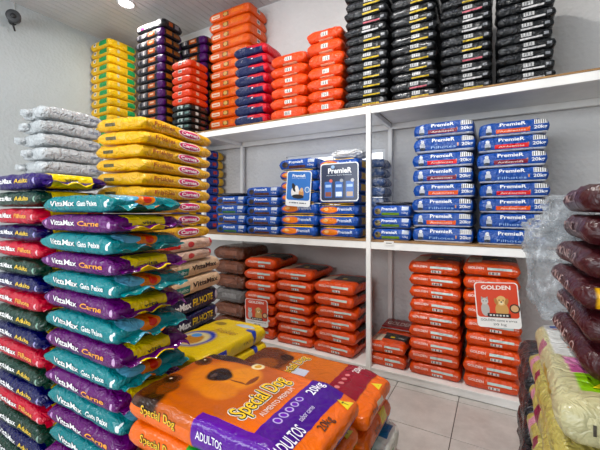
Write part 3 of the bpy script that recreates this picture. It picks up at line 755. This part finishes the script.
# ------------------------------------------------------------------ top shelf, stacks from the side wall to the far end
ty = 2.925
stack(rep(13, 'yellow_green', 'yellow bag with green patch'), -5.42, -4.94, ty, .44, Z_TOP, .126, 'in stack beside the white side wall', 'yellow green bags on the top shelf', seed=1)
stack(rep(13, 'black_purple', 'black and purple kibble bag') + [('black_white_top', 'black bag with pale picture')], -4.30, -3.76, ty, .33, Z_TOP, .1145, 'of black stack next to yellow green stack', 'black purple bags on the top shelf', seed=2)
stack(rep(12, 'black_purple', 'black and purple kibble bag'), -3.90, -3.36, 3.28, .36, Z_TOP, .119, 'of black stack behind the small orange bags', 'black purple bags at the wall', seed=3)
stack(rep(5, 'green_black', 'small dark green bag') + rep(6, 'small_orange', 'small bright orange bag', H=.092), -3.58, -3.25, ty, .31, Z_TOP, .078, 'of low mixed orange and dark green stack', 'small orange and dark green bags', seed=4)
stack(rep(13, 'tall_orange', 'long orange kibble bag'), -3.27, -2.61, 3.27, .39, Z_TOP, .126, 'of tall orange stack behind navy bags', 'long orange bags at the wall', seed=5)
stack(rep(8, 'navy_red', 'navy blue bag with red end'), -2.54, -2.11, ty, .34, Z_TOP, .109, 'of navy stack on the top shelf', 'navy bags on the top shelf', seed=6)
stack(rep(6, 'shelf_orange', 'plump orange bag with barcode'), -2.05, -1.63, ty, .40, Z_TOP, .112, 'of low stack next to navy bags', 'plump orange bags by the navy stack', seed=7, nvar=3)
stack(rep(7, 'shelf_orange', 'plump orange bag with barcode'), -1.61, -1.245, ty, .40, Z_TOP, .117, 'of stack next to the black bags', 'plump orange bags by the black stacks', seed=8, nvar=3)
bk = ['black_yellow_tag', 'black_white_tag', 'black_yellow_tag', 'black_pink_tag', 'black_white_tag']
BD = {'black_yellow_tag': 'black bag with yellow strip', 'black_white_tag': 'black bag with white strip', 'black_pink_tag': 'black bag with pink strip'}
for si, (a, b, p, n, wh_) in enumerate([(-1.218, -.820, .0815, 14, 'of black stack beside the plump orange bags'), (-.789, -.425, .079, 13, 'of second black stack from the orange bags'),
                                        (-.39, -.03, .075, 12, 'of third black stack from the orange bags'), (.0, .355, .073, 12, 'of black stack at the shelf end')]):
    its = []
    for i in range(n):
        k = ('black_yellow_tag' if si < 2 else 'black_white_tag') if (si in (0, 1, 3) and rng.random() < .8) else bk[(i * 2 + si) % 5]
        its.append((k, BD[k]))
    stack(its, a, b, ty, .52, Z_TOP, p, wh_, 'black bags on the top shelf', seed=9 + si, count='bottom', nvar=3)

# ------------------------------------------------------------------ middle shelf
my = 2.95
stack(rep(9, 'blue_yellow_end', 'blue bag with yellow end'), -3.78, -3.32, 3.05, .56, Z_MID, .120, 'in stack behind the yellow cat food pile', 'blue and yellow bags on the middle shelf', seed=14)
ND = {'blue_brown': 'blue bag with brown strip', 'blue_green': 'blue bag with green strip'}
z = stack([(k, ND[k]) for k in ('blue_green', 'blue_brown', 'blue_green', 'blue_brown')] + [('dark_flat', 'flat dark bag', dict(H=.035, D=.4, W=.36))], -2.85, -2.42, my, .46, Z_MID, .106, 'of lowest blue stack near rack post', 'blue bags on the middle shelf', seed=15)
stack(rep(5, 'blue_brown', 'blue bag with brown strip'), -2.39, -1.97, my, .46, Z_MID, .104, 'of five-bag blue stack on middle shelf', 'blue bags on the middle shelf', seed=16)
stack(rep(6, 'orange_blue', 'blue bag with orange picture and yellow edges') + [('blue_brown', 'blue bag with brown strip')], -1.945, -1.52, my, .40, Z_MID, .113, 'behind the light blue sign', 'blue orange bags behind the light blue sign', seed=17)
stack(rep(7, 'orange_blue', 'blue bag with orange picture and yellow edges'), -1.50, -1.09, my, .34, Z_MID, .108, 'behind the navy sign', 'blue orange bags behind the navy sign', seed=18)
stack(rep(8, 'dusty_blue', 'dusty grey-blue wrapped bag'), -1.42, -.955, 3.30, .27, Z_MID, .098, 'of stack by the small window', 'dusty wrapped bags by the window', seed=19)
stack(rep(3, 'blue_olive', 'small blue bag with green strip') + [('dark_flat', 'flat dark bag', dict(H=.03, D=.30, W=.30, dy=.05))], -.965, -.63, my, .33, Z_MID, .104, 'of low stack beside the rack post', 'small blue bags by the post', seed=20)
PD = {'premier_maroon': 'large blue bag with maroon strip', 'premier_plain': 'large plain blue bag', 'premier_red': 'large blue bag with red strip', 'premier_orange': 'large blue bag with orange strip'}
s1 = ['plain', 'orange', 'plain', 'orange', 'maroon', 'red', 'plain', 'maroon']
s2 = ['plain', 'plain', 'orange', 'red', 'plain', 'maroon', 'red', 'orange']
stack([('premier_' + k, PD['premier_' + k]) for k in s1], -.612, -.15, my, .60, Z_MID, .1235, 'of stack beside small blue bags', 'large blue bags on the middle shelf', seed=21, nvar=3)
stack([('premier_' + k, PD['premier_' + k]) for k in s2], -.128, .318, my - .01, .60, Z_MID, .1160, 'of stack at the shelf end', 'large blue bags on the middle shelf', seed=22, nvar=3, jx=.014, jr=.02)

# ------------------------------------------------------------------ bottom shelf
stack([('wrapped_brown', 'brown bag in clear wrap'), ('wrapped_brown', 'brown bag in clear wrap'), ('wrapped_grey', 'grey bag in clear wrap')] + rep(3, 'wrapped_brown', 'brown bag in clear wrap'), -2.88, -2.44, my, .50, Z_BOT, .161, 'of wrapped stack on bottom shelf', 'wrapped bags on the bottom shelf', seed=23)
stack(rep(7, 'golden_loose', 'red-orange bag with black panel'), -2.42, -2.03, my, .52, Z_BOT, .124, 'of stack beside brown wrapped bags', 'red-orange bags on the bottom shelf', seed=24, nvar=3, jr=.03)
stack(rep(7, 'golden_loose', 'red-orange bag with black panel'), -2.005, -1.585, my, .56, Z_BOT, .110, 'of seven-bag stack beside the small poster stack', 'red-orange bags on the bottom shelf', seed=25, nvar=3, jr=.04)
stack(rep(6, 'golden_loose', 'red-orange bag with black panel'), -1.545, -1.125, my, .50, Z_BOT, .116, 'of leaning six-bag stack before the rack post', 'red-orange bags on the bottom shelf', seed=26, nvar=3, jr=.06, jx=.02)
stack(rep(2, 'golden', 'red-orange bag with black panel'), -.99, -.672, my, .325, Z_BOT, .112, 'of two-bag stack behind the rack post', 'red-orange bags behind the post', seed=27, jr=.02)
stack(rep(2, 'golden', 'red-orange bag with black panel') + [('golden_red_flat', 'flat dark red bag with white edge', dict(H=.035, W=.32, dx=.02))], -1.02, -.66, 3.31, .255, Z_BOT, .106, 'of small stack at the wall', 'red-orange bags behind the post', seed=28, jr=.01)
stack(rep(9, 'golden', 'boxy red-orange bag'), -.645, -.250, my, .62, Z_BOT, .106, 'of stack beside the one with the price sign', 'boxy red-orange bags on the bottom shelf', seed=29, nvar=3)
stack(rep(9, 'golden', 'boxy red-orange bag'), -.222, .158, my, .62, Z_BOT, .1085, 'of stack behind the red price sign', 'boxy red-orange bags on the bottom shelf', seed=30, nvar=3)

# ------------------------------------------------------------------ crumpled clear film
def film_mat(name, col, clear):
    m, nt, p = base_mat(name)
    N, K = nt.nodes, nt.links
    p.inputs['Base Color'].default_value = lin(col); p.inputs['Roughness'].default_value = 0.18; p.inputs['Coat Weight'].default_value = 0.6
    tc = N.new('ShaderNodeTexCoord'); nz = N.new('ShaderNodeTexNoise'); nz.inputs['Scale'].default_value = 18; nz.inputs['Detail'].default_value = 4
    K.new(tc.outputs['Object'], nz.inputs['Vector'])
    bp = N.new('ShaderNodeBump'); bp.inputs['Strength'].default_value = .5; bp.inputs['Distance'].default_value = .02; K.new(nz.outputs['Fac'], bp.inputs['Height']); K.new(bp.outputs[0], p.inputs['Normal'])
    tr = N.new('ShaderNodeBsdfTransparent'); mx = N.new('ShaderNodeMixShader')
    r = N.new('ShaderNodeMapRange'); r.inputs[1].default_value = .35; r.inputs[2].default_value = .65; r.inputs[3].default_value = clear - .2; r.inputs[4].default_value = clear + .2
    K.new(nz.outputs['Fac'], r.inputs[0]); K.new(r.outputs[0], mx.inputs[0]); K.new(p.outputs[0], mx.inputs[1]); K.new(tr.outputs[0], mx.inputs[2])
    K.new(mx.outputs[0], N['Material Output'].inputs['Surface'])
    return m

def crumple(nm, sx, sy, sz, seed, mat, sub=4, amp=.30, parent=None, loc=(0, 0, 0)):
    bm = bmesh.new()
    bmesh.ops.create_icosphere(bm, subdivisions=sub, radius=1.0)
    so = Vector((seed * 1.7, seed * 2.9, seed * 0.7))
    for v in bm.verts:
        d = v.co.normalized()
        q = Vector((math.copysign(abs(d.x) ** .6, d.x), math.copysign(abs(d.y) ** .6, d.y), math.copysign(abs(d.z) ** .7, d.z)))
        k = 1 + amp * (noise.noise(d * 2.2 + so) + .9 * (.5 - abs(noise.noise(d * 4.5 + so))) + .6 * (.4 - abs(noise.noise(d * 9 + so))) + .3 * (.4 - abs(noise.noise(d * 19 + so))))
        v.co = Vector((q.x * sx / 2, q.y * sy / 2, q.z * sz / 2)) * k
    lo_ = min(v.co.z for v in bm.verts)
    for v in bm.verts: v.co.z -= lo_
    return new_obj(nm, mesh_from_bm(nm, bm, mat), parent, loc)

# ------------------------------------------------------------------ floor piles
# yellow cat food pile, turned a little
a1 = math.radians(10.7)
pv = (-1.87, 1.32)
def p1(items, pitch, z, where, grp, seed, W=.40, D=.74, **k):
    return stack(items, pv[0] - W, pv[0], pv[1], D, z, pitch, where, grp, rz=a1, pivot=pv, seed=seed, nvar=3, **k)
zz = p1(rep(6, 'navy_filhote', 'navy bag with yellow word'), .137, 0.0, 'of navy bags under the beige ones', 'navy bags under the yellow pile', 31, W=.46, D=.84)
zz = p1(rep(2, 'beige', 'beige bag with dark lettering'), .125, zz, 'of beige pair under the pink-labelled bags', 'beige bags in the yellow pile', 32, W=.46, D=.86)
zz = p1(rep(2, 'pale_pink', 'thin pale pink bag with red label'), .085, zz, 'of pair under the yellow bags', 'pale pink bags in the yellow pile', 33, D=.74)
zz = p1(rep(9, 'friskies_yellow', 'golden yellow bag with pink logo'), .0895, zz, 'of pile on pale pink bags', 'golden yellow bags in the pile', 34, D=.72, jr=.02)

# teal and purple pile
its = []
for i in range(16):
    its.append(('vitta_teal', 'glossy teal cat food bag') if i % 2 == 1 else ('vitta_purple', 'glossy purple bag with yellow label'))
stack(its, -1.96, -1.335, .84, .37, 0.0, .0955, 'of teal and purple pile', 'teal and purple bags in the floor pile', seed=35, nvar=3, jx=.014, jy=.012, jr=.02, lean=(-.045, 0.0))
# darker pile next to it
VD = {'vitta_navy': 'navy bag with yellow label', 'vitta_red': 'red bag with yellow label', 'vitta_green': 'dark green bag with yellow label', 'vitta_violet': 'violet bag with yellow label'}
seq = ['vitta_violet', 'vitta_green', 'vitta_red', 'vitta_navy', 'vitta_red', 'vitta_green', 'vitta_navy', 'vitta_red', 'vitta_green', 'vitta_navy', 'vitta_red', 'vitta_green', 'vitta_navy', 'vitta_red', 'vitta_green', 'vitta_navy', 'vitta_green'][::-1]
stack([(k, VD[k]) for k in seq], -2.67, -2.045, .85, .37, 0.0, .098, 'of dark mixed pile', 'dark mixed bags in the floor pile', seed=36, nvar=2, jx=.012, jr=.02, lean=(-.03, 0.0))
# grey plastic-wrapped pile
tied_mes = []
for q in range(3):
    t_ = crumple('tied_end', .12, .06, .055, 20 + q, KINDS['grey_wrapped']['mat'], 3, .35)
    for v in t_.data.vertices: v.co.z -= .032
    for p_ in t_.data.polygons: p_.use_smooth = True
    tied_mes.append(t_.data); bpy.data.objects.remove(t_)
stack(rep(20, 'grey_wrapped', 'pale grey plastic-wrapped bag'), -3.74, -3.34, 1.40, .52, 0.0, .1185, 'of grey pile by the white wall', 'grey wrapped bags', tied=tied_mes, seed=37, nvar=4, jx=.02, jr=.05)

# orange dog food piles in front
stack([('hero_orange_green', 'orange bag with green band') if i % 2 else ('hero_orange', 'orange bag with purple band and dog face') for i in range(6)] + [('hero_orange', 'orange bag with purple band and dog face')], -1.24, -.46, .80, .475, 0.0, .107, 'of front orange pile', 'orange dog food bags in the front pile', seed=38, nvar=2, jx=.006, jr=.010)
stack(rep(4, 'white_green', 'white bag with green end', dx=.05) + [('hero_teal', 'orange bag with teal edge'), ('hero_maroon', 'orange bag with maroon band')], -1.20, -.45, 1.30, .38, 0.0, .1085, 'of pile behind the front orange pile', 'orange bags in the rear pile', seed=39, nvar=2)
stack(rep(6, 'yellow_blue', 'bright yellow bag with blue swirl'), -1.85, -1.43, 1.36, .64, 0.0, .104, 'of low pile beside navy bags', 'bright yellow bags in the low pile', seed=40, rz=0.0)

# cream pile and maroon pile near the camera
stack(rep(8, 'cream_side', 'creased cream bag') + [('cream', 'cream bag with pink and green bands')], .115, .60, .955, .67, 0.0, .114, 'of cream pile', 'cream bags in the near pile', seed=41, nvar=3, jx=.010, jr=.012)
stack(rep(6, 'brown_maroon', 'dark maroon bag with yellow band'), .180, .63, 1.06, .43, 1.030, .083, 'on the cream pile', 'dark maroon bags on the cream pile', seed=42, nvar=3, jx=.018, jr=.05)
stack(rep(7, 'black_wrapped', 'black plastic-wrapped bag'), .095, .55, 1.68, .50, 0.0, .112, 'of black pile behind cream pile', 'black wrapped bags', seed=43)

# ------------------------------------------------------------------ signs in front of the stacks
def rrect(w, h, r, y, z0=0.0, x0=0.0, n=6):
    pts = []
    for cx, cz, a0 in ((w / 2 - r, h - r, 0), (-w / 2 + r, h - r, 90), (-w / 2 + r, r, 180), (w / 2 - r, r, 270)):
        for i in range(n + 1):
            a = math.radians(a0 + 90 * i / n)
            pts.append((x0 + cx + r * math.cos(a), y, z0 + cz + r * math.sin(a)))
    return pts

def plate(nm, pts, thick, mat, parent):
    bm = bmesh.new()
    f = bm.faces.new([bm.verts.new(p) for p in pts])
    r = bmesh.ops.extrude_face_region(bm, geom=[f])
    for v in [e for e in r['geom'] if isinstance(e, bmesh.types.BMVert)]: v.co.y += thick
    bmesh.ops.recalc_face_normals(bm, faces=bm.faces[:])
    return new_obj(nm, mesh_from_bm(nm, bm, mat), parent)

def ell(cx, cz, rx, rz, y, n=18, rot=0.0):
    out = []
    for i in range(n):
        a = 2 * PI * i / n
        x, z = rx * math.cos(a), rz * math.sin(a)
        out.append((cx + x * math.cos(rot) - z * math.sin(rot), y, cz + x * math.sin(rot) + z * math.cos(rot)))
    return out

def sign_text(parent, body, cx, cz, w, h, y, col, bold=0.0):
    x0, x1, y0, y1 = text_box(body)
    vs, fs = text_mesh(body, bold)
    bm = bmesh.new()
    bv = [bm.verts.new((cx + (v.x - (x0 + x1) / 2) * w / (x1 - x0), y, cz + (v.y - (y0 + y1) / 2) * h / (y1 - y0))) for v in vs]
    for f in fs:
        try: bm.faces.new([bv[i] for i in f])
        except ValueError: pass
    return new_obj('lettering', mesh_from_bm('lettering', bm, ink(col)), parent)

def sign_root(loc, tilt, label):
    e = bpy.data.objects.new('price_sign', None); COL.objects.link(e)
    e.location = loc; e.rotation_euler = (0, tilt, 0)
    return tag(e, label, 'sign', 'printed signs on the stacks')

def pet_sign(loc, w, h, tilt, label, hand):
    e = sign_root(loc, tilt, label)
    plate('border', rrect(w, h, w * .09, 0), .004, ink('#efece6'), e)
    plate('panel', rrect(w * .95, h * .76, w * .08, -.001, h * .225), .001, ink('#d8401a'), e)
    sign_text(e, 'GOLDEN', 0, h * .89, w * .66, h * .085, -.0025, '#f8efe6', .03)
    # kitten and puppy
    k = plate('kitten', ell(-w * .28, h * .40, w * .10, h * .15, -.002), .0008, ink('#b8b2ac'), e)
    plate('kitten_head', ell(-w * .28, h * .58, w * .085, h * .075, -.0026), .0006, ink('#cbc5be'), k)
    for sx in (-1, 1):
        plate('ear', [(-w * .28 + sx * w * .085, -.0028, h * .60), (-w * .28 + sx * w * .02, -.0028, h * .65), (-w * .28 + sx * w * .075, -.0028, h * .69)][::sx], .0004, ink('#a49c94'), k)
        plate('eye', ell(-w * .28 + sx * w * .035, h * .585, w * .014, h * .012, -.0032, 10), .0003, ink('#26221e'), k)
    d = plate('puppy', ell(w * .10, h * .40, w * .15, h * .17, -.002), .0008, ink('#d09a52'), e)
    plate('puppy_head', ell(w * .10, h * .60, w * .115, h * .11, -.0026), .0006, ink('#e2b46c'), d)
    for sx in (-1, 1):
        plate('ear', ell(w * .10 + sx * w * .12, h * .585, w * .04, h * .075, -.0029, 12, -sx * .25), .0003, ink('#b47a38'), d)
        plate('eye', ell(w * .10 + sx * w * .045, h * .615, w * .014, h * .013, -.0034, 10), .0003, ink('#1c140e'), d)
    plate('muzzle', ell(w * .10, h * .555, w * .055, h * .042, -.0032, 14), .0003, ink('#f0d8a8'), d)
    plate('nose', ell(w * .10, h * .575, w * .022, h * .016, -.0037, 10), .0003, ink('#1c140e'), d)
    plate('seal', ell(w * .385, h * .44, w * .115, h * .10, -.0032), .001, ink('#3c2a1c'), e)
    plate('seal_centre', ell(w * .385, h * .44, w * .085, h * .074, -.0036), .0003, ink('#d8a878'), e)
    plate('black_band', rrect(w * .52, h * .085, .004, -.0034, h * .235, w * .02), .0004, ink('#1a1614'), e)
    for q in range(6): plate('text_mark', rrect(w * .045, h * .035, .001, -.0042, h * .26, w * (.02 + .075 * (q - 2.5))), .0004, ink('#d8d4ce'), e)
    if hand:
        sign_text(e, 'GOLDEN carne e arroz', 0, h * .165, w * .82, h * .05, -.0015, '#2a2622')
        sign_text(e, '20 kg', w * .02, h * .07, w * .3, h * .06, -.0015, '#2a2622')
    return e

pet_sign((.02, 2.925, .575), .285, .335, math.radians(-5), 'red price sign with puppy and kitten on boxy red-orange stack at shelf end', True)
pet_sign((-2.225, 2.925, .205), .30, .285, math.radians(-2), 'small red poster with puppy and kitten beside brown wrapped bags', True)

e = sign_root((-1.72, 2.925, 1.485), math.radians(4), 'light blue sign with white border and small dogs on blue orange stack')
w, h = .285, .355
plate('border', rrect(w, h, .03, 0), .004, ink('#eef0f2'), e)
plate('panel', rrect(w * .93, h * .80, .026, -.001, h * .175), .001, ink('#2f74c4'), e)
sign_text(e, 'PremieR', 0, h * .865, w * .52, h * .075, -.0025, '#f4f6fa', .03)
sign_text(e, 'nutrição super premium', 0, h * .79, w * .56, h * .03, -.0025, '#dce8f8')
d = plate('white_dog', ell(-w * .12, h * .40, w * .17, h * .17, -.002), .0008, ink('#e8e6e2'), e)
plate('dark_patch', ell(-w * .18, h * .53, w * .07, h * .13, -.0026, 14, .4), .0005, ink('#26262c'), d)
plate('dog_head', ell(-w * .06, h * .50, w * .07, h * .09, -.003, 14, .2), .0005, ink('#f2f0ec'), d)
d = plate('tan_dog', ell(w * .13, h * .37, w * .10, h * .12, -.0028), .0008, ink('#c89058'), e)
plate('dog_head', ell(w * .14, h * .47, w * .06, h * .06, -.0034), .0005, ink('#e0b888'), d)
plate('dark_cat', ell(w * .0, h * .28, w * .24, h * .06, -.0032), .0005, ink('#22242a'), e)
plate('seal', ell(w * .36, h * .48, w * .10, h * .085, -.003), .001, ink('#cfdcea'), e)
plate('seal_centre', ell(w * .36, h * .48, w * .07, h * .06, -.0034), .0003, ink('#4a86c8'), e)
for q in range(7): plate('text_mark', rrect(w * (.05 + .03 * (q % 3)), h * .03, .001, -.0012, h * .085, w * .105 * (q - 3)), .0006, ink('#5a6270'), e)

e = sign_root((-1.27, 2.925, 1.53), math.radians(0), 'large navy sign with white border picturing three small bags')
w, h = .385, .36
plate('border', rrect(w, h, .03, 0), .004, ink('#e4e8ec'), e)
plate('panel', rrect(w * .95, h * .945, .026, -.001, h * .0275), .001, ink('#18284a'), e)
sign_text(e, 'PremieR', .02 * w, h * .80, w * .60, h * .13, -.0025, '#f4f6fa', .03)
sign_text(e, 'Alimentos Super Premium', 0, h * .68, w * .66, h * .045, -.0025, '#c8d4e4')
plate('emblem', ell(-w * .16, h * .90, w * .05, h * .045, -.0025), .0005, ink('#8fb4dc'), e)
for i, c in enumerate(('#d8604a', '#9aa0aa', '#b8bcc4')):
    x = (i - 1) * w * .28
    b_ = plate('pictured_bag', rrect(w * .20, h * .42, .008, -.0022, h * .10, x), .0008, ink('#2a66b8'), e)
    plate('pictured_label', rrect(w * .16, h * .12, .004, -.003, h * .13, x), .0004, ink(('#8a4a34', '#dfe8ee', '#b8a088')[i]), b_)
    plate('pictured_name', rrect(w * .15, h * .07, .004, -.003, h * .37, x), .0004, ink('#a8c8ee'), b_)
    plate('pictured_seal', ell(x + w * .07, h * .54, w * .045, h * .045, -.0034, 12), .0004, ink(c), b_)

# small blank tag on the middle shelf's edge
pt_ = bpy.data.objects.new('shelf_tag', None); COL.objects.link(pt_); pt_.location = (-.795, 2.893, 1.150)
tag(pt_, 'small white price tag clipped to the middle shelf edge by the post', 'tag')
plate('tag_card', rrect(.085, .034, .004, 0), .002, ink('#ece8e2'), pt_)
plate('tag_line', rrect(.05, .006, .001, -.001, .014), .0006, ink('#5a5650'), pt_)

M_film = film_mat('clear_crumpled_film', '#b4babf', .68)
o = crumple('plastic_wrapper', .20, .08, .31, 3, M_film, 5, .26, None, (.215, 1.565, 1.030))
tag(o, 'crumpled clear plastic wrapper stuffed behind the maroon bags', 'wrapper')
o2 = crumple('loose_fold', .16, .06, .14, 8, M_film, 5, .30, o, (-.035, .01, .22))
o3 = crumple('loose_fold', .13, .05, .16, 11, M_film, 5, .30, o, (.01, .0, .28))
for q in (o, o2, o3):
    for p_ in q.data.polygons: p_.use_smooth = True
M_wfilm = film_mat('white_film', '#e6e8ea', .12)
o = crumple('plastic_sack', .30, .22, .075, 5, M_wfilm, 4, .25, None, (-1.24, 3.12, Z_MID + 7 * .108 + .002))
tag(o, 'white crumpled plastic sack lying on the stack behind the navy sign', 'sack')
